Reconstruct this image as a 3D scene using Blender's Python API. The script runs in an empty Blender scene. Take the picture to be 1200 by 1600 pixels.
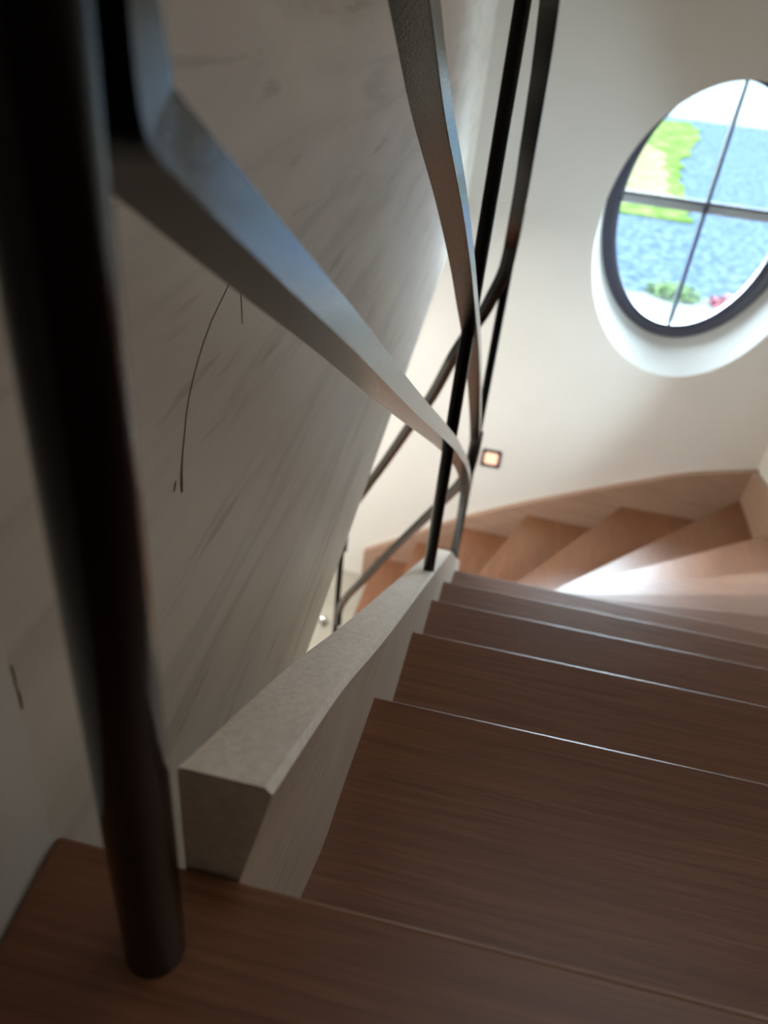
import bpy, bmesh, math, random
from mathutils import Vector, Matrix
random.seed(3)
# ------------------------------------------------------------------ frame of reference
# X = right across the flight, Y = down the flight (away), Z up. Eye height above the hall floor:
EYE = 3.30
SC = bpy.context.scene
COL = SC.collection
def P(x, y, z): return Vector((x, y, z + EYE))      # z given relative to the eye

# ------------------------------------------------------------------ camera
_d = Vector((-205., 1740., 1200.)).normalized()                       # straight down, in camera axes (x right, y down, z forward)
_u = Vector((291., -827.6 + .118 * 291., 1200.)); _u = (_u - _d * _u.dot(_d)).normalized()
_w = _d.cross(_u)
def cam2world(v): return Vector((_w.dot(v), _u.dot(v), -_d.dot(v)))
cx, cy, cz = cam2world(Vector((1, 0, 0))), cam2world(Vector((0, -1, 0))), cam2world(Vector((0, 0, -1)))
cd = bpy.data.cameras.new('camera'); cam = bpy.data.objects.new('camera', cd); COL.objects.link(cam)
cam.matrix_world = Matrix(((cx.x, cy.x, cz.x, 0), (cx.y, cy.y, cz.y, 0), (cx.z, cy.z, cz.z, EYE), (0, 0, 0, 1)))
cd.sensor_fit = 'VERTICAL'; cd.sensor_height = 36.; cd.sensor_width = 27.; cd.lens = 27.0
cd.clip_start = .01; cd.clip_end = 500
cd.dof.use_dof = True; cd.dof.focus_distance = .60; cd.dof.aperture_fstop = 27. / 4.6
SC.camera = cam
# ------------------------------------------------------------------ exposure and view
SC.view_settings.view_transform = 'Standard'; SC.view_settings.look = 'None'
SC.view_settings.gamma = 1; SC.view_settings.use_curve_mapping = False
SC.view_settings.exposure = 0.18
SC.cycles.max_bounces = 10; SC.cycles.diffuse_bounces = 6; SC.cycles.glossy_bounces = 5
SC.cycles.transparent_max_bounces = 12; SC.cycles.sample_clamp_indirect = 6
SC.cycles.use_denoising = True
# ------------------------------------------------------------------ sky: even overcast daylight
wd = bpy.data.worlds.new('sky'); SC.world = wd; wd.use_nodes = True
bg = wd.node_tree.nodes['Background']
bg.inputs[0].default_value = (.68, .86, 1.0, 1); bg.inputs[1].default_value = 50.0
def area(name, loc, rot, sx, sy, power, color):
    l = bpy.data.lights.new(name, 'AREA'); l.shape = 'RECTANGLE'; l.size = sx; l.size_y = sy
    l.energy = power; l.color = color
    o = bpy.data.objects.new(name, l); o.location = loc; o.rotation_euler = rot; COL.objects.link(o); return o
pt = area('window_portal', P(.85, 4.235, -.79), (math.radians(-90), 0, 0), 1.0, 1.36, 1, (1, 1, 1)); pt.data.cycles.is_portal = True
area('hall_lamp', P(-1.35, 2.35, -.86), (0, 0, 0), 1.5, 1.3, 95, (1.0, .97, .93))
area('landing_fill', P(.75, 1.0, 1.9), (0, 0, 0), 1.1, 1.8, 7.5, (1.0, .96, .92))  # unseen fill light added overhead to brighten the near wall and upper flight
pt2 = area('side_window_portal', P(1.66, 3.03, -1.31), (math.radians(90), 0, math.radians(90)), .65, .61, 1, (1, 1, 1)); pt2.data.cycles.is_portal = True

# ------------------------------------------------------------------ materials
def sr(r, g, b):
    f = lambda c: ((c / 255 + .055) / 1.055) ** 2.4 if c > 10 else c / 255 / 12.92
    return (f(r), f(g), f(b), 1)
def base(name, rough=.5, metallic=0., spec=.5):
    m = bpy.data.materials.new(name); m.use_nodes = True; nt = m.node_tree
    b = nt.nodes['Principled BSDF']; b.inputs['Roughness'].default_value = rough
    b.inputs['Metallic'].default_value = metallic; b.inputs['Specular IOR Level'].default_value = spec
    return m, nt, b
def node(nt, typ, **kw):
    n = nt.nodes.new(typ)
    for k, v in kw.items(): setattr(n, k, v)
    return n
def coords(nt, scale, rot=(0, 0, 0), space='Object'):
    t = node(nt, 'ShaderNodeTexCoord'); mp = node(nt, 'ShaderNodeMapping')
    mp.inputs['Scale'].default_value = scale; mp.inputs['Rotation'].default_value = rot
    nt.links.new(t.outputs[space], mp.inputs[0]); return mp.outputs[0]
def noise(nt, vec, scale, detail=4, rough=.55, dist=0.):
    n = node(nt, 'ShaderNodeTexNoise'); n.inputs['Scale'].default_value = scale; n.inputs['Detail'].default_value = detail
    n.inputs['Roughness'].default_value = rough; n.inputs['Distortion'].default_value = dist
    nt.links.new(vec, n.inputs['Vector']); return n.outputs['Fac']
def ramp(nt, fac, stops):
    r = node(nt, 'ShaderNodeValToRGB'); e = r.color_ramp.elements
    while len(e) < len(stops): e.new(.5)
    for i, (p, c) in enumerate(stops): e[i].position = p; e[i].color = c
    nt.links.new(fac, r.inputs[0]); return r.outputs[0]
def mixc(nt, fac, a, b, mode='MIX'):
    m = node(nt, 'ShaderNodeMix', data_type='RGBA', blend_type=mode)
    if isinstance(fac, float): m.inputs[0].default_value = fac
    else: nt.links.new(fac, m.inputs[0])
    for s, v in ((6, a), (7, b)):
        if isinstance(v, tuple): m.inputs[s].default_value = v
        else: nt.links.new(v, m.inputs[s])
    return m.outputs[2]
def bump(nt, b, h, strength, dist=.001):
    n = node(nt, 'ShaderNodeBump'); n.inputs['Strength'].default_value = strength; n.inputs['Distance'].default_value = dist
    nt.links.new(h, n.inputs['Height']); nt.links.new(n.outputs[0], b.inputs['Normal'])

def wood(name, dark, mid, light, rough=.38, axis=0, spec=.5, ior=1.5, rot=(0, 0, 0), var=1.):
    m, nt, b = base(name, rough, 0, spec); b.inputs['IOR'].default_value = ior
    s = [60, 60, 60]; s[axis] = 2.2
    v = coords(nt, tuple(s), rot)
    g = noise(nt, v, 3.2, 6, .62, .6)
    s2 = [7, 7, 7]; s2[axis] = .8
    big = noise(nt, coords(nt, tuple(s2)), 1.3, 3, .5, 1.2)
    c = ramp(nt, g, [(.30, dark), (.52, mid), (.78, light)])
    c2 = ramp(nt, big, [(.3, (.92, .92, .92, 1)), (.7, (1.06, 1.05, 1.04, 1))])
    nt.links.new(mixc(nt, 1.0, c, c2, 'MULTIPLY'), b.inputs['Base Color'])
    bump(nt, b, g, .12, .0004)
    return m
M = {}
M['tread'] = wood('oak_tread', sr(100, 63, 40), sr(117, 76, 51), sr(133, 92, 65), .34)
M['tread_turned'] = wood('oak_tread_turned', sr(100, 63, 40), sr(117, 76, 51), sr(133, 92, 65), .34, 1)
M['stringer'] = wood('pale_oak_stringer', sr(196, 182, 166), sr(212, 199, 183), sr(224, 213, 199), .42, 1, rot=(math.radians(32), 0, 0))
M['outer'] = wood('oak_outer_stringer', sr(140, 112, 94), sr(160, 130, 110), sr(176, 148, 128), .34, 0)
def plaster(name, a, b_, rough=.85, streak=False):
    m, nt, b = base(name, rough, 0, .25)
    v = coords(nt, (1, 1, 1))
    n1 = noise(nt, v, 2.0, 4)
    c = ramp(nt, n1, [(.3, a), (.7, b_)])
    fine = noise(nt, v, 260, 3)
    if streak:
        st = coords(nt, (1, 1.0, 9), (math.radians(-38), 0, 0))
        s1 = noise(nt, st, 2.2, 5, .6, .8)
        k = ramp(nt, s1, [(.34, (.80, .79, .77, 1)), (.50, (1, 1, 1, 1)), (.72, (1.10, 1.10, 1.10, 1))])
        c = mixc(nt, .75, c, mixc(nt, 1.0, c, k, 'MULTIPLY'))
        st2 = coords(nt, (1, 3, 26), (math.radians(-50), 0, 0))
        s2 = noise(nt, st2, 1.6, 3, .5, .3)
        k2 = ramp(nt, s2, [(.27, (.66, .64, .60, 1)), (.36, (1, 1, 1, 1))])
        c = mixc(nt, .6, c, mixc(nt, 1.0, c, k2, 'MULTIPLY'))
    nt.links.new(c, b.inputs['Base Color'])
    bump(nt, b, fine, .25, .0006)
    return m
M['wall'] = plaster('cream_wall_paint', sr(214, 210, 202), sr(220, 216, 209))
M['white'] = plaster('white_paint', sr(206, 205, 200), sr(214, 213, 208), .6)
M['grey'] = plaster('grey_smeared_plaster', sr(212, 203, 191), sr(220, 212, 201), .55, True)
M['ceil'] = plaster('ceiling_paint', sr(226, 222, 214), sr(232, 228, 220))
m, nt, b = base('hall_floor_tile', .45)
v = coords(nt, (1, 1, 1)); nt.links.new(ramp(nt, noise(nt, v, 5, 4), [(.3, sr(150, 146, 134)), (.7, sr(166, 161, 148))]), b.inputs['Base Color']); M['tile'] = m
def metal(name, col, rough, bumps, ior):
    m, nt, b = base(name, rough, 0.)
    b.inputs['Base Color'].default_value = col; b.inputs['IOR'].default_value = ior
    v = coords(nt, (1, 1, 1)); h = noise(nt, v, 900, 2, .5)
    bump(nt, b, h, bumps, .0004)
    return m
M['bar'] = metal('satin_black_steel_bar', sr(14, 13, 12), .09, .35, 1.72)
M['rail'] = metal('satin_black_steel_rail', sr(14, 13, 12), .10, .3, 1.5)
M['post'] = metal('satin_black_steel_post', sr(7, 6, 6), .10, .3, 1.3)
m, nt, b = base('dark_window_frame', .30); b.inputs['Base Color'].default_value = sr(74, 76, 90); M['frame'] = m
m, nt, b = base('black_plastic', .4); b.inputs['Base Color'].default_value = sr(24, 23, 22); M['black'] = m
m, nt, b = base('dark_filler', .8); b.inputs['Base Color'].default_value = sr(98, 90, 78); M['scuff'] = m
m, nt, b = base('chrome', .08, 1.0); b.inputs['Base Color'].default_value = (.8, .82, .85, 1); M['chrome'] = m
m, nt, b = base('warm_lens', .4); b.inputs['Base Color'].default_value = (.9, .6, .45, 1)
b.inputs['Emission Color'].default_value = sr(255, 186, 150); b.inputs['Emission Strength'].default_value = .72; M['lens'] = m
# thin pane: mostly clear with mirror-like sheen at grazing angles
m = bpy.data.materials.new('clear_glass'); m.use_nodes = True; nt = m.node_tree; nt.nodes.clear()
out = node(nt, 'ShaderNodeOutputMaterial'); mx = node(nt, 'ShaderNodeMixShader'); tr = node(nt, 'ShaderNodeBsdfTransparent')
gl = node(nt, 'ShaderNodeBsdfGlossy'); gl.inputs['Roughness'].default_value = .02; fr = node(nt, 'ShaderNodeFresnel'); fr.inputs[0].default_value = 1.3
tr.inputs[0].default_value = (.97, .99, .98, 1)
nt.links.new(fr.outputs[0], mx.inputs[0]); nt.links.new(tr.outputs[0], mx.inputs[1]); nt.links.new(gl.outputs[0], mx.inputs[2]); nt.links.new(mx.outputs[0], out.inputs[0]); M['glass'] = m
def ground_mat(name, stops, scale, rough=.9, s2=None):
    m, nt, b = base(name, 1.0, 0, 0.); v = coords(nt, (1, 1, 1))
    c = ramp(nt, noise(nt, v, scale, 5, .7), stops)
    c = mixc(nt, 1.0, c, (.090, .090, .090, 1), 'MULTIPLY')
    nt.links.new(c, b.inputs['Base Color']); return m
M['gravel'] = ground_mat('blue_grey_gravel', [(.38, sr(84, 100, 120)), (.5, sr(104, 124, 150)), (.62, sr(136, 154, 176))], 7)
M['grass'] = ground_mat('lawn', [(.35, sr(92, 118, 60)), (.5, sr(118, 146, 76)), (.65, sr(160, 160, 110))], 2.0)
M['straw'] = ground_mat('dry_lawn', [(.35, sr(138, 140, 92)), (.5, sr(160, 152, 116)), (.65, sr(176, 166, 134))], 2.0)
M['paving'] = ground_mat('pale_paving', [(.4, sr(156, 160, 158)), (.6, sr(182, 186, 182))], .8)
M['flower'] = ground_mat('pink_flowers', [(.4, sr(210, 110, 130)), (.6, sr(225, 160, 165))], 9)
M['leaf'] = ground_mat('leaves', [(.4, sr(120, 150, 100)), (.6, sr(150, 172, 126))], 9)

# ------------------------------------------------------------------ object helpers
def link(name, me, mat=None, parent=None, kind=None, label=None, cat=None, group=None, smooth=False):
    o = bpy.data.objects.new(name, me); COL.objects.link(o)
    if me is not None and mat: me.materials.append(M[mat])
    if parent: o.parent = parent
    if kind: o['kind'] = kind
    if label: o['label'] = label
    if cat: o['category'] = cat
    if group: o['group'] = group
    if smooth and me is not None:
        for p in me.polygons: p.use_smooth = True
    return o
def mesh(name, verts, faces):
    me = bpy.data.meshes.new(name); me.from_pydata([tuple(v) for v in verts], [], faces)
    bm = bmesh.new(); bm.from_mesh(me); bmesh.ops.recalc_face_normals(bm, faces=bm.faces); bm.to_mesh(me); bm.free()
    return me
def bev(o, w, seg=2, angle=35):
    md = o.modifiers.new('bevel', 'BEVEL'); md.width = w; md.segments = seg; md.limit_method = 'ANGLE'; md.angle_limit = math.radians(angle); return o
def box(name, x0, x1, y0, y1, z0, z1):
    v = [P(x, y, z) for x in (x0, x1) for y in (y0, y1) for z in (z0, z1)]
    return mesh(name, v, [(0, 1, 3, 2), (4, 6, 7, 5), (0, 4, 5, 1), (2, 3, 7, 6), (0, 2, 6, 4), (1, 5, 7, 3)])
def prism(name, pts, z0, z1):
    n = len(pts); v = [P(x, y, z0) for x, y in pts] + [P(x, y, z1) for x, y in pts]
    f = [tuple(range(n))[::-1], tuple(range(n, 2 * n))] + [(i, (i + 1) % n, n + (i + 1) % n, n + i) for i in range(n)]
    return mesh(name, v, f)
def tube(name, c, r, z0, z1, seg=28, rc=.0015):
    rings = [(r - rc, z0), (r, z0 + rc), (r, z1 - rc), (r - rc, z1)]; v = []; f = []
    for rr, z in rings:
        for i in range(seg):
            a = 2 * math.pi * i / seg; v.append(P(c[0] + rr * math.cos(a), c[1] + rr * math.sin(a), z))
    for k in range(len(rings) - 1):
        for i in range(seg):
            j = (i + 1) % seg; f.append((k * seg + i, k * seg + j, (k + 1) * seg + j, (k + 1) * seg + i))
    f.append(tuple(range(seg))[::-1]); f.append(tuple((len(rings) - 1) * seg + i for i in range(seg)))
    return mesh(name, v, f)
def catmull(pts, n=8):
    pts = [Vector(p) for p in pts]; out = []
    q = [pts[0] * 2 - pts[1]] + pts + [pts[-1] * 2 - pts[-2]]
    for i in range(1, len(q) - 2):
        a, b, c, d = q[i - 1:i + 3]
        # centripetal parametrisation keeps uneven spacing smooth
        t0 = 0; t1 = t0 + max((b - a).length, 1e-6) ** .5; t2 = t1 + max((c - b).length, 1e-6) ** .5; t3 = t2 + max((d - c).length, 1e-6) ** .5
        for k in range(n):
            t = t1 + (t2 - t1) * k / n
            A1 = a * ((t1 - t) / (t1 - t0)) + b * ((t - t0) / (t1 - t0)); A2 = b * ((t2 - t) / (t2 - t1)) + c * ((t - t1) / (t2 - t1)); A3 = c * ((t3 - t) / (t3 - t2)) + d * ((t - t2) / (t3 - t2))
            B1 = A1 * ((t2 - t) / (t2 - t0)) + A2 * ((t - t0) / (t2 - t0)); B2 = A2 * ((t3 - t) / (t3 - t1)) + A3 * ((t - t1) / (t3 - t1))
            out.append(B1 * ((t2 - t) / (t2 - t1)) + B2 * ((t - t1) / (t2 - t1)))
    out.append(pts[-1]); return out
def bar(name, pts, lateral, W, T, mode='edge', n=8, thin=None):
    """square bar swept along pts. edge: pts follow the lower edge of its right face; centre: pts follow its middle."""
    pts = catmull(pts, n); L = Vector(lateral).normalized(); v = []; f = []
    for i, p in enumerate(pts):
        t = (pts[min(i + 1, len(pts) - 1)] - pts[max(i - 1, 0)]).normalized()
        lat = (L - t * L.dot(t)).normalized(); nn = lat.cross(t)
        if nn.z < -.02 or (abs(nn.z) <= .02 and nn.y < 0): nn = -nn
        if i and nn.dot(prev) < 0: nn = -nn
        prev = nn
        if thin: nn = nn * (thin[1] + (1 - thin[1]) * min(max((thin[0] - p.z) / .035, 0), 1))
        if mode == 'edge': c = (Vector((0, 0, 0)), nn * T, nn * T - lat * W, -lat * W)
        else: c = (lat * W / 2 - nn * T / 2, lat * W / 2 + nn * T / 2, -lat * W / 2 + nn * T / 2, -lat * W / 2 - nn * T / 2)
        for q in c: v.append(P(*p) + q)
    m_ = len(pts)
    for i in range(m_ - 1):
        for k in range(4):
            j = (k + 1) % 4; f.append((i * 4 + k, i * 4 + j, i * 4 + 4 + j, i * 4 + 4 + k))
    f += [(3, 2, 1, 0), tuple((m_ - 1) * 4 + k for k in range(4))]
    return mesh(name, v, f)

XR, YF = 1.50, 4.0           # right wall, far wall
FLOOR, CEIL, SLAB = -3.30, 2.1, -.82
# ------------------------------------------------------------------ the room shell
link('floor', box('floor', -3.2, XR + .2, -1.7, YF + .3, FLOOR - .2, FLOOR), 'tile', kind='structure')
link('ceiling', box('ceiling', -.4, XR + .2, -1.7, YF + .3, CEIL, CEIL + .15), 'ceil', kind='structure')
wy0, wy1, wz0, wz1 = 2.70, 3.36, -1.62, -1.0
def boxes(name, lst):
    v = []; f = []
    for (x0, x1, y0, y1, z0, z1) in lst:
        b0 = len(v); v += [P(x, y, z) for x in (x0, x1) for y in (y0, y1) for z in (z0, z1)]
        f += [tuple(i + b0 for i in t) for t in ((0, 1, 3, 2), (4, 6, 7, 5), (0, 4, 5, 1), (2, 3, 7, 6), (0, 2, 6, 4), (1, 5, 7, 3))]
    return mesh(name, v, f)
link('wall_right', boxes('wall_right', [(XR, XR + .3, -1.7, wy0, FLOOR, CEIL), (XR, XR + .3, wy1, YF + .3, FLOOR, CEIL), (XR, XR + .3, wy0, wy1, FLOOR, wz0), (XR, XR + .3, wy0, wy1, wz1, CEIL)]), 'wall', kind='structure')
w2 = link('window_2', None, kind='structure')
link('window_frame', boxes('window_frame', [(XR + .2, XR + .26, wy0, wy0 + .06, wz0, wz1), (XR + .2, XR + .26, wy1 - .06, wy1, wz0, wz1), (XR + .2, XR + .26, wy0 + .06, wy1 - .06, wz0, wz0 + .06), (XR + .2, XR + .26, wy0 + .06, wy1 - .06, wz1 - .06, wz1)]), 'frame', w2)
link('glass_pane', box('glass_pane', XR + .228, XR + .231, wy0 + .06, wy1 - .06, wz0 + .06, wz1 - .06), 'glass', w2)
link('wall_near', box('wall_near', -3.2, XR + .2, -1.9, -1.7, FLOOR, CEIL), 'wall', kind='structure')
link('wall_hall', box('wall_hall', -3.4, -3.2, -1.7, YF + .3, FLOOR, SLAB), 'wall', kind='structure')
link('ceiling_hall', box('ceiling_hall', -3.2, -.33, -1.7, YF, SLAB, SLAB + .12), 'ceil', kind='structure')
# smeared plaster wall beside the flight; it stops at the level of the hall ceiling
wl = lambda y: -.176 - .034 * (y - .196)
wv = [(wl(.196), .196), (wl(YF), YF), (wl(YF) - .12, YF), (wl(.196) - .12, .196)]
link('wall_left', prism('wall_left', wv, SLAB, CEIL), 'grey', kind='structure')
pw = [(-.1755, .1955), (-.1755 + .03, -.2), (-.1755 + .03, -1.7), (-.31, -1.7), (-.31, .1955)]
link('trim_1', prism('trim_1', pw, SLAB, CEIL), 'wall', kind='structure')
# rough filler along the upright joint between plaster and white lining
def strip_on_wall(pts, widths, name, mat, parent, thick=.0004):
    v = []; f = []
    for i, (y, z) in enumerate(pts):
        a = pts[max(i - 1, 0)]; c = pts[min(i + 1, len(pts) - 1)]
        t = Vector((c[0] - a[0], c[1] - a[1])).normalized(); nrm = Vector((-t.y, t.x)) * widths[i] / 2
        for s in (-1, 1):
            for dx in (0, thick): v.append(P(wl(y + s * nrm.x) + dx, y + s * nrm.x, z + s * nrm.y))
    for i in range(len(pts) - 1):
        a = i * 4; b_ = a + 4
        f += [(a + 1, a + 3, b_ + 3, b_ + 1), (a, b_, b_ + 2, a + 2), (a, a + 1, b_ + 1, b_), (a + 2, b_ + 2, b_ + 3, a + 3)]
    f += [(0, 2, 3, 1)]; e = (len(pts) - 1) * 4; f += [(e, e + 1, e + 3, e + 2)]
    return link(name, mesh(name, v, f), mat, parent)
wall_left = bpy.data.objects['wall_left']
cur = [(.481, -.173), (.462, -.180), (.444, -.187), (.430, -.195), (.419, -.203), (.409, -.212), (.401, -.221), (.395, -.231), (.391, -.242), (.386, -.254), (.383, -.265), (.382, -.273), (.382, -.279)]
strip_on_wall(cur, [.0006, .0008, .0009, .001, .001, .001, .001, .0011, .0012, .0015, .0026, .0040, .0020], 'scratch_mark', 'scuff', wall_left)
strip_on_wall([(.374, -.2655), (.372, -.268), (.370, -.271)], [.0006, .002, .0008], 'scratch_mark', 'scuff', wall_left)
strip_on_wall([(.502, -.187), (.504, -.199), (.505, -.211)], [.0006, .001, .0004], 'scratch_mark', 'scuff', wall_left)
for y_, z_, w_ in ((.1975, -.256, .0010), (.1978, -.270, .0014)):
    strip_on_wall([(y_, z_ + .006), (y_ + .0005, z_), (y_, z_ - .007)], [.0006, w_, .0006], 'filler_mark', 'scuff', wall_left)

# ------------------------------------------------------------------ far wall with the oval window
OC, OR_ = (.851, -.875), (.513, .685)      # opening in the wall face
FC, FR = (.849, -.790), (.480, .648)       # outer edge of the frame, deeper in the wall
GC, GR = (.846, -.790), (.401, .588)       # glass
N = 96
def ell(c, r, y, k): a = 2 * math.pi * k / N; return (c[0] + r[0] * math.cos(a), y, c[1] + r[1] * math.sin(a))
def sheet_with_hole(c, r, y, x0, x1, z0, z1):
    """ring between an ellipse and a rectangle"""
    v = []; f = []
    for k in range(N): v.append(P(*ell(c, r, y, k)))
    for k in range(N):
        a = 2 * math.pi * k / N; dx, dz = r[0] * math.cos(a), r[1] * math.sin(a)
        s = min(((x1 - c[0]) / dx if dx > 1e-9 else 1e9), ((x0 - c[0]) / dx if dx < -1e-9 else 1e9), ((z1 - c[1]) / dz if dz > 1e-9 else 1e9), ((z0 - c[1]) / dz if dz < -1e-9 else 1e9))
        v.append(P(c[0] + dx * s, y, c[1] + dz * s))
    for k in range(N): j = (k + 1) % N; f.append((k, j, N + j, N + k))
    # corners of the rectangle
    for X, Z in ((x0, z0), (x0, z1), (x1, z0), (x1, z1)):
        best = None
        for k in range(N):
            p, q = v[N + k], v[N + (k + 1) % N]
            if abs(p.x - q.x) > 1e-6 and abs(p.z - q.z) > 1e-6:
                cc = P(X, y, Z)
                if (abs(p.x - cc.x) < 1e-6 or abs(p.z - cc.z) < 1e-6) and (abs(q.x - cc.x) < 1e-6 or abs(q.z - cc.z) < 1e-6): best = k
        if best is not None:
            v.append(P(X, y, Z)); f.append((N + best, N + (best + 1) % N, len(v) - 1))
    return v, f
fx0, fx1, fz0, fz1 = .20, XR, -1.80, .15
v, f = sheet_with_hole(OC, OR_, YF, fx0, fx1, fz0, fz1)
n0 = len(v); v2, f2 = sheet_with_hole(FC, FR, YF + .31, fx0, fx1, fz0, fz1)
v += v2; f += [tuple(i + n0 for i in t) for t in f2]
me = mesh('wall_far', v, f)
bm = bmesh.new(); bm.from_mesh(me)
for (a, b_, c, d) in ((-3.2, fx0, FLOOR, CEIL), (fx0, XR, FLOOR, fz0), (fx0, XR, fz1, CEIL)):
    for y in (YF, YF + .31):
        vs = [bm.verts.new(P(x, y, z)) for x, z in ((a, c), (b_, c), (b_, d), (a, d))]; bm.faces.new(vs if y > YF + .1 else vs[::-1])
for x0_, x1_, z_ in ((-3.2, XR, CEIL), (-3.2, XR, FLOOR)):
    bm.faces.new([bm.verts.new(P(*q)) for q in ((x0_, YF, z_), (x1_, YF, z_), (x1_, YF + .31, z_), (x0_, YF + .31, z_))])
bm.to_mesh(me); bm.free()
link('wall_far', me, 'wall', kind='structure')
win = link('window_1', None, kind='structure'); win['label'] = 'oval window with dark frame and crossed glazing bars in the cream wall'
def loft(name, rings, mat, parent, closed=False, smooth=True):
    v = []; f = []; R = len(rings)
    for c, r, y in rings:
        for k in range(N): v.append(P(*ell(c, r, y, k)))
    for i in range(R if closed else R - 1):
        for k in range(N):
            j = (k + 1) % N; b0 = i * N; b1 = ((i + 1) % R) * N; f.append((b0 + k, b0 + j, b1 + j, b1 + k))
    o = link(name, mesh(name, v, f), mat, parent, smooth=False)
    return o
loft('window_reveal', [(OC, OR_, YF - .0005), (((OC[0] + FC[0]) / 2, (OC[1] + FC[1]) / 2), ((OR_[0] + FR[0]) / 2, (OR_[1] + FR[1]) / 2), YF + .125), (FC, FR, YF + .25)], 'white', win)
g = lambda s: (GR[0] + s, GR[1] + s)
loft('window_frame', [(FC, FR, YF + .31), (FC, FR, YF + .252), (FC, (FR[0] - .006, FR[1] - .006), YF + .246), (GC, g(.026), YF + .246), (GC, g(.022), YF + .250), (GC, g(.022), YF + .262), (GC, g(.010), YF + .264), (GC, g(.004), YF + .272), (GC, g(-.002), YF + .275), (GC, g(-.002), YF + .31)], 'frame', win, closed=True)
v = [P(GC[0], YF + .282, GC[1])] + [P(*ell(GC, GR, YF + .282, k)) for k in range(N)]
link('glass_pane', mesh('glass_pane', v, [(0, 1 + k, 1 + (k + 1) % N) for k in range(N)]), 'glass', win)
# glazing bars
m, nt, b = base('daylit_frame', .35); b.inputs['Base Color'].default_value = sr(226, 234, 242); M['frame_daylit'] = m  # pale colour stands in for daylight caught by the dark crossbar
bx0, bx1 = GC[0] - GR[0], GC[0] + GR[0]
sec = [(.279, -.752), (.240, -.783), (.240, -.790), (.279, -.790)]
v = [P(x, YF + a, z) for x in (bx0, bx1) for a, z in sec]
link('glazing_bead', mesh('glazing_bead', v, [(0, 1, 2, 3), (7, 6, 5, 4), (0, 4, 5, 1), (1, 5, 6, 2), (2, 6, 7, 3), (3, 7, 4, 0)]), 'frame_daylit', win)
mh = link('glazing_bar', box('glazing_bar', bx0, bx1, YF + .275, YF + .279, -.754, -.739), 'frame', win)
mv = link('glazing_bar', box('glazing_bar', .842, .858, YF + .225, YF + .279, GC[1] - GR[1] + .002, GC[1] + GR[1] - .002), 'frame', win)
bev(mv, .002)

# ------------------------------------------------------------------ outside ground
G = -3.42
link('ground', box('ground', -60, 90, YF + .35, 200, G - .2, G), 'gravel', kind='structure')
def patch(name, pts, z, mat, label, cat, kind=None, wob=.0):
    q = []
    for i in range(len(pts)):
        a, b_ = Vector(pts[i]), Vector(pts[(i + 1) % len(pts)])
        for k in range(6):
            p = a.lerp(b_, k / 6); q.append((p.x + random.uniform(-wob, wob), p.y + random.uniform(-wob, wob)))
    o = link(name, prism(name, q, G + .001, G + z), mat, kind=kind, label=label, cat=cat); return o
patch('paved_area', [(-60, 36.5), (85, 37.5), (85, 190), (-60, 190)], .03, 'paving', 'pale paved area beyond the gravel, at the top of the window view', 'paving', 'structure')
patch('grass_verge', [(-14, 17.0), (3.2, 17.2), (3.3, 19.0), (3.55, 22), (4.3, 26.5), (5.6, 33), (5.5, 35.8), (3.2, 34.5), (-14, 32)], .05, 'grass', 'green grass verge seen at the upper left of the oval window', 'grass', 'stuff', .18)
dg = patch('dry_patch', [(-10, 18.3), (3.0, 18.6), (3.2, 21.8), (3.5, 26), (3.0, 29.5), (-10, 29)], .07, 'straw', 'straw-coloured dry patch inside the green verge', None, 'stuff', .15); dg.parent = bpy.data.objects['grass_verge']
patch('planting_bed', [(-3, 8.5), (6, 8.5), (3.9, 12.1), (3.2, 12.0), (2.4, 12.0), (1.6, 11.7), (-3, 11.9)], .04, 'paving', 'pale stone border strip along the house wall outside the window', 'border', 'structure', .06)
def tuft(name, c, r, h, n, mat, label, cat, group=None):
    v = []; f = []
    for _ in range(n):
        a = random.uniform(0, 6.28); d = r * math.sqrt(random.random()); z = random.uniform(.2, 1) * h * (1 - .5 * d / r)
        p = Vector((c[0] + d * math.cos(a), c[1] + d * math.sin(a), z)); s = random.uniform(.03, .07)
        t = Vector((random.uniform(-1, 1), random.uniform(-1, 1), random.uniform(-.3, .6))).normalized(); q = t.cross(Vector((0, 0, 1))).normalized()
        b0 = len(v); v += [P(*(p - t * s)) + Vector((0, 0, G)), P(*(p + q * s * .5)) + Vector((0, 0, G)), P(*(p + t * s)) + Vector((0, 0, G)), P(*(p - q * s * .5)) + Vector((0, 0, G))]
        f.append((b0, b0 + 1, b0 + 2, b0 + 3))
    return link(name, mesh(name, v, f), mat, kind='stuff', label=label, cat=cat)
tuft('low_shrub', (2.30, 11.9), .42, .24, 380, 'leaf', 'low green shrub in the stone border at the foot of the window view', 'shrub')
tuft('pink_flower_clump', (3.06, 11.7), .26, .24, 240, 'flower', 'clump of pink flowers in the stone border outside the window', 'flowers')

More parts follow.
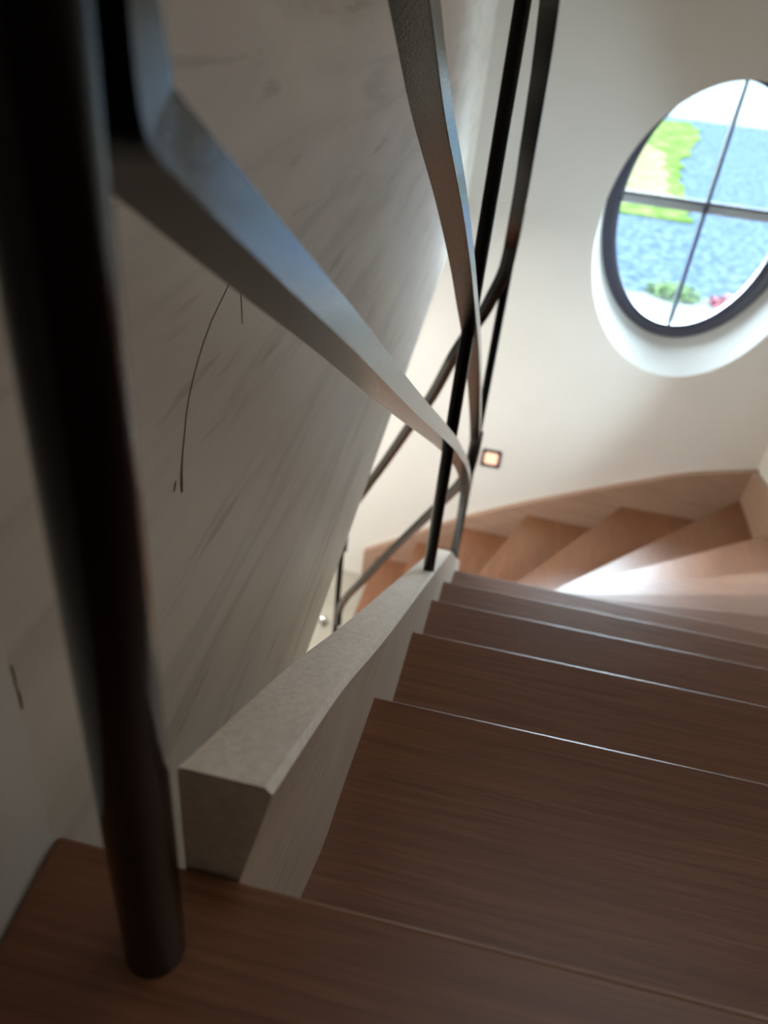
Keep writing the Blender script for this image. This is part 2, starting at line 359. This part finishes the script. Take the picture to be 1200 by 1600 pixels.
# ------------------------------------------------------------------ staircase
stair = link('staircase', None, label='winding oak staircase with closed risers, turning left below the oval window', cat='staircase')
R_ = .182; Z0 = -.37; TH = .038
XS = XR - .04; YS = YF - .04               # inner faces of the outer stringer
xr = lambda y: (-.0615 if y < .35 else -.0615 + (y - .35) * .0305 if y < 1.45 else -.028 + (y - 1.45) * .07)
nos = [((-.1755, .198), (XS, .198)), ((xr(.5), .497), (XS, .497)), ((xr(.79), .791), (XS, .791)), ((xr(1.08), 1.080), (XS, 1.080)),
       ((xr(1.37), 1.366), (XS, 1.366)), ((xr(1.65), 1.648), (XS, 1.648)),
       ((-.008, 1.819), (XS, 2.047)), ((-.008, 1.984), (XS, 2.459)), ((-.008, 2.166), (XS, 2.855)), ((-.02, 2.262), (XS, 3.369)),
       ((-.03, 2.30), (XS, YS)), ((-.12, 2.40), (.854, YS)), ((-.20, 2.42), (.336, YS)), ((-.30, 2.42), (-.03, YS)),
       ((-.42, 2.42), (-.30, YS)), ((-.58, 2.42), (-.55, YS))]
def back(p, q, d):                          # shift the line p-q towards the previous step by d
    p, q = Vector(p), Vector(q); t = (q - p).normalized(); nrm = Vector((t.y, -t.x)); return p + nrm * d, q + nrm * d
# landing board at the top of the flight
lb = link('landing_board', prism('landing_board', [(-.1745, .198), (-.1755 + .031, -.2), (-.144, -1.69), (XR, -1.69), (XR, .198)], Z0 - .042, Z0), 'tread', stair)
bev(lb, .004, 3)
link('riser', box('riser', -.15, XR, .15, .17, Z0 - R_, Z0 - .042), 'tread', stair)
for i in range(1, 16):
    z = Z0 - i * R_
    I, O = nos[i]; Ip, Op = nos[i - 1]
    if i < 10: I = (I[0] - .012, I[1])
    if 1 < i < 11: Ip = (Ip[0] - .012, Ip[1])
    Ib, Ob = back(Ip, Op, .045)
    if i == 1: Ib.x = -.075
    pts = [tuple(Ib)]
    if i == 10: pts += [(min(Ob.x, XS), Ob.y), (XS, YS)]
    elif i == 11: pts += [(XS, YS - .05), (XS, YS), O]
    else: pts += [(min(Ob.x, XS), min(Ob.y, YS)), (O[0], O[1])]
    pts += [I]
    if i > 10:
        pts = [(max(min(a, XS), -1), min(b_, YS)) for a, b_ in pts]
    t = link('tread', prism('tread', pts, z - TH, z), 'tread' if i < 9 else 'tread_turned', stair)
    bev(t, .003, 2)
    # riser under this nosing, set back
    if i < 16:
        A, B = back(I, O, .035); A2, B2 = back(I, O, .055)
        bot = z - R_ if i < 15 else FLOOR
        link('riser', prism('riser', [tuple(A), tuple(B), tuple(B2), tuple(A2)], bot, z - TH + .001), 'tread' if i < 9 else 'tread_turned', stair)
# inner stringer, upper run then round the turn. path of its right-hand / outer face
def ztop(y): return -.295 - .625 * (y - .2)
inn = [(-.0615, .20, ztop(.2)), (-.0615, .35, ztop(.35)), (xr(.5) + .002, .5, ztop(.5)), (xr(.8) + .001, .8, ztop(.8)), (xr(1.1), 1.1, ztop(1.1)), (xr(1.3), 1.3, ztop(1.3)), (xr(1.45), 1.45, ztop(1.45)),
       (-.019, 1.56, -1.165), (-.012, 1.66, -1.25), (-.006, 1.76, -1.33), (-.004, 1.86, -1.42), (-.004, 1.98, -1.55), (-.006, 2.10, -1.70), (-.018, 2.22, -1.88), (-.045, 2.31, -2.05),
       (-.09, 2.37, -2.20), (-.15, 2.405, -2.36), (-.22, 2.42, -2.50), (-.32, 2.425, -2.66), (-.42, 2.425, -2.80), (-.52, 2.425, -2.93), (-.66, 2.425, -3.05)]
P3 = catmull([Vector(p) for p in inn], 9)
v = []; f = []
for i, p in enumerate(P3):
    a = P3[max(i - 1, 0)]; c = P3[min(i + 1, len(P3) - 1)]
    t = Vector((c.x - a.x, c.y - a.y, 0)).normalized(); L = Vector((-t.y, t.x, 0))      # to the left of travel = into the stairwell
    if i == 0: L = Vector((-1, 0, 0))
    w_ = .044 if p.y < .9 and p.z > -1.2 else .040
    w_ = .0445 - .007 * min(max((p.y - .2) / 1.2, 0), 1)
    lean = max(0, 1 - (p.y - .2) / .14) if p.z > -.5 else 0
    dep = .34
    c5 = .0038
    # section: top left, top right (small chamfer), bottom right, bottom left
    sec = [(L * w_, 0), (L * (w_ - c5), .0) , (L * c5, .0), (L * 0, -c5), (L * (0 + .016 * lean), -.080), (L * (.016 * lean), -dep), (L * w_, -dep), (L * w_, -c5)]
    sec[0] = (L * (w_ - .0005), -.0005)
    for off, dz in sec: v.append(P(p.x + off.x, p.y + off.y, p.z + dz))
S = 8
for i in range(len(P3) - 1):
    for k in range(S): j = (k + 1) % S; f.append((i * S + k, i * S + j, i * S + S + j, i * S + S + k))
f += [tuple(range(S))[::-1], tuple((len(P3) - 1) * S + k for k in range(S))]
es = link('inner_stringer', mesh('inner_stringer', v, f), 'stringer', stair, smooth=True).modifiers.new('e', 'EDGE_SPLIT'); es.split_angle = math.radians(22)
nick = link('nail_mark', box('nail_mark', -.0958, -.0945, .514, .5155, ztop(.515) - .0005, ztop(.515) + .0003), 'scuff', stair)
# outer stringer along the right wall, then along the far wall
def outer(name, path, axis):
    v = []; f = []
    for a, z in path:
        for off in (0, .04):
            for zz in (z, z - .34):
                zz = max(zz, FLOOR)
                v.append(P(XS + off, a, zz) if axis == 'y' else P(a, YS + off, zz))
    for i in range(len(path) - 1):
        a = i * 4; b_ = a + 4
        f += [(a, a + 2, b_ + 2, b_), (a + 1, b_ + 1, b_ + 3, a + 3), (a, b_, b_ + 1, a + 1), (a + 2, a + 3, b_ + 3, b_ + 2)]
    e = (len(path) - 1) * 4; f += [(0, 1, 3, 2), (e, e + 2, e + 3, e + 1)]
    return link(name, mesh(name, v, f), 'outer', stair)
rp = [(.0, -.18), (.2, -.28)] + [(y, ztop(y)) for y in (.5, .8, 1.1, 1.4, 1.65)] + [(2.05, -1.37), (2.46, -1.55), (2.86, -1.72), (3.37, -1.885), (3.7, -1.96), (YS, -2.005)]
bev(outer('outer_stringer', rp, 'y'), .003)
fp = [Vector((x, z, 0)) for x, z in [(XR, -1.998), (1.146, -2.095), (.884, -2.209), (.608, -2.337), (.324, -2.475), (.028, -2.633), (-.126, -2.728), (-.47, -2.968), (-.637, -3.075)]]
fp = [(p.x, p.y) for p in catmull(fp, 4)]
bev(outer('outer_stringer', fp, 'x'), .003)

# ------------------------------------------------------------------ railing
rail = link('stair_railing', None, label='black steel stair railing of round posts and diagonal branching square bars on the inner stringer', cat='railing')
def post(c, r, z0, z1, label=None):
    o = link('post', tube('post', c, r, z0, z1), 'post', rail, smooth=True); md = o.modifiers.new('e', 'EDGE_SPLIT'); md.split_angle = math.radians(50); return o
post((-.102, .158), .0134, Z0 - .002, .685)
post((-.052, 1.037), .0098, -.835, .14)
post((-.0215, 1.75), .0098, -1.36, -.41)
post((-.475, 2.395), .0115, -2.95, -.95)
LAT = (1, -.058, 0)
W, T = .023, .0205
b1 = [(-.0895, .178, .40), (-.0895, .178, .10), (-.0895, .178, .02), (-.0895, .178, -.024), (-.0892, .1805, -.035), (-.0888, .186, -.0405), (-.0885, .192, -.0445), (-.087, .209, -.056),
      (-.083, .28, -.101), (-.077, .38, -.1635), (-.070, .50, -.241), (-.0625, .63, -.324), (-.050, .82, -.444), (-.040, 1.0, -.558), (-.034, 1.12, -.637), (-.026, 1.27, -.738), (-.0185, 1.42, -.848), (-.013, 1.54, -.948), (-.011, 1.63, -1.043), (-.0115, 1.69, -1.13), (-.012, 1.72, -1.22), (-.0125, 1.725, -1.30)]
bev(link('bar', bar('bar', b1, (1, .035, .12), W, T, thin=(.012, .5)), 'bar', rail), .0008, 2)
b2 = [(-.0895, .178, .55), (-.0895, .178, .26), (-.0893, .179, .20), (-.088, .188, .175), (-.086, .215, .155), (-.080, .31, .095), (-.075, .40, .038), (-.0705, .468, -.005), (-.066, .558, -.067), (-.0575, .69, -.149), (-.049, .826, -.241),
      (-.043, .928, -.316), (-.036, 1.05, -.405), (-.029, 1.22, -.530), (-.022, 1.42, -.685), (-.0165, 1.58, -.815), (-.013, 1.675, -.905), (-.012, 1.715, -.99), (-.012, 1.722, -1.05)]
bev(link('bar', bar('bar', b2, (1, -.02, .05), W, T), 'bar', rail), .0008, 2)
def px(x, y, dep):
    q = cam2world(Vector((x - 600., y - 800., 1200.))); return q * (dep / 1200.)
b3 = [(-.088, -.45, .70), (-.086, .05, .70), (-.080, .20, .655), (-.060, .50, .468), (-.040, .80, .280), (-.027, 1.037, .135), (-.021, 1.13, .072), (-.0149, 1.2233, .0032), (-.0113, 1.2892, -.079), (-.0105, 1.3296, -.1269), (-.0095, 1.3861, -.2047), (-.0089, 1.4493, -.2726), (-.0101, 1.5303, -.3497), (-.0125, 1.6363, -.4256)]
bev(link('handrail', bar('handrail', b3, LAT, .026, T), 'rail', rail), .0008, 2)
LAT2 = (.80, .60, 0)
b3b = [(-.024, 1.728, -.36), (-.025, 1.724, -.44), (-.029, 1.7198, -.4967), (-.0428, 1.7202, -.5465), (-.0575, 1.7336, -.595), (-.083, 1.7607, -.657), (-.1119, 1.8018, -.7335), (-.1639, 1.8947, -.9073), (-.2257, 1.9753, -1.0618), (-.2954, 2.0927, -1.25), (-.3699, 2.197, -1.4385), (-.44, 2.31, -1.63), (-.458, 2.35, -1.74), (-.461, 2.36, -1.85)]
bev(link('handrail', bar('handrail', b3b, LAT2, W, T, 'centre'), 'rail', rail), .0008, 2)
b4 = [(-.022, 1.735, -.90), (-.0225, 1.74, -.96), (-.026, 1.752, -1.02), (-.039, 1.7876, -1.0868), (-.0726, 1.8599, -1.1879), (-.1318, 1.9633, -1.3453), (-.1813, 2.0234, -1.461), (-.2668, 2.12, -1.6585), (-.352, 2.212, -1.8627), (-.4237, 2.3005, -2.0392), (-.456, 2.355, -2.16), (-.459, 2.365, -2.25)]
bev(link('bar', bar('bar', b4, LAT2, W, T, 'centre'), 'rail', rail), .0008, 2)

# ------------------------------------------------------------------ recessed step light on the far wall
sl = link('step_light', None, label='small square black step light glowing warm, low on the cream wall', cat='light')
def rrect(cx_, cz_, hw, hh, r, n=6):
    o = []
    for sx, sz, a0 in ((1, 1, 0), (-1, 1, 90), (-1, -1, 180), (1, -1, 270)):
        for k in range(n + 1):
            a = math.radians(a0 + 90 * k / n); o.append((cx_ + sx * (hw - r) + r * math.cos(a), cz_ + sz * (hh - r) + r * math.sin(a)))
    return o
lx, lz = .056, -2.238
o_ = rrect(lx, lz, .056, .056, .005); i_ = rrect(lx, lz, .040, .040, .014); n_ = len(o_)
v = []; f = []
for ring, y in ((o_, YF), (o_, YF - .008), (i_, YF - .008), (i_, YF - .001)): v += [P(a, y, b_) for a, b_ in ring]
for k in range(3):
    for q in range(n_): j = (q + 1) % n_; f.append((k * n_ + q, k * n_ + j, (k + 1) * n_ + j, (k + 1) * n_ + q))
link('frame', mesh('frame', v, f), 'black', sl)
v = [P(a, YF - .0025, b_) for a, b_ in i_] + [P(a, YF - .0005, b_) for a, b_ in i_]
link('lens', mesh('lens', v, [tuple(range(n_)), tuple(range(n_, 2 * n_))[::-1]] + [(q, (q + 1) % n_, n_ + (q + 1) % n_, n_ + q) for q in range(n_)]), 'lens', sl)

# ------------------------------------------------------------------ chrome door stop on the hall floor
ds = link('door_stop', None, label='small shiny chrome knob low in the hall, just left of the last black railing post', cat='door stop')
v = []; f = []; prof = [(0, 0), (.022, 0), (.022, .004), (.012, .008), (.011, .018), (.020, .026), (.026, .040), (.026, .050), (.020, .064), (.010, .071), (0, .073)]
seg = 28
for r, z in prof:
    for k in range(seg): a = 2 * math.pi * k / seg; v.append(P(-.765 + r * math.cos(a), 3.44 + r * math.sin(a), FLOOR + z))
for i in range(len(prof) - 1):
    for k in range(seg): j = (k + 1) % seg; f.append((i * seg + k, i * seg + j, (i + 1) * seg + j, (i + 1) * seg + k))
me = mesh('knob', v, f); bm = bmesh.new(); bm.from_mesh(me); bmesh.ops.remove_doubles(bm, verts=bm.verts, dist=1e-5); bm.to_mesh(me); bm.free()
link('knob', me, 'chrome', ds, smooth=True)
tube_me = tube('rubber_ring', (-.765, 3.44), .0275, FLOOR + .030, FLOOR + .038, 28, .001)
link('rubber_ring', tube_me, 'black', ds)
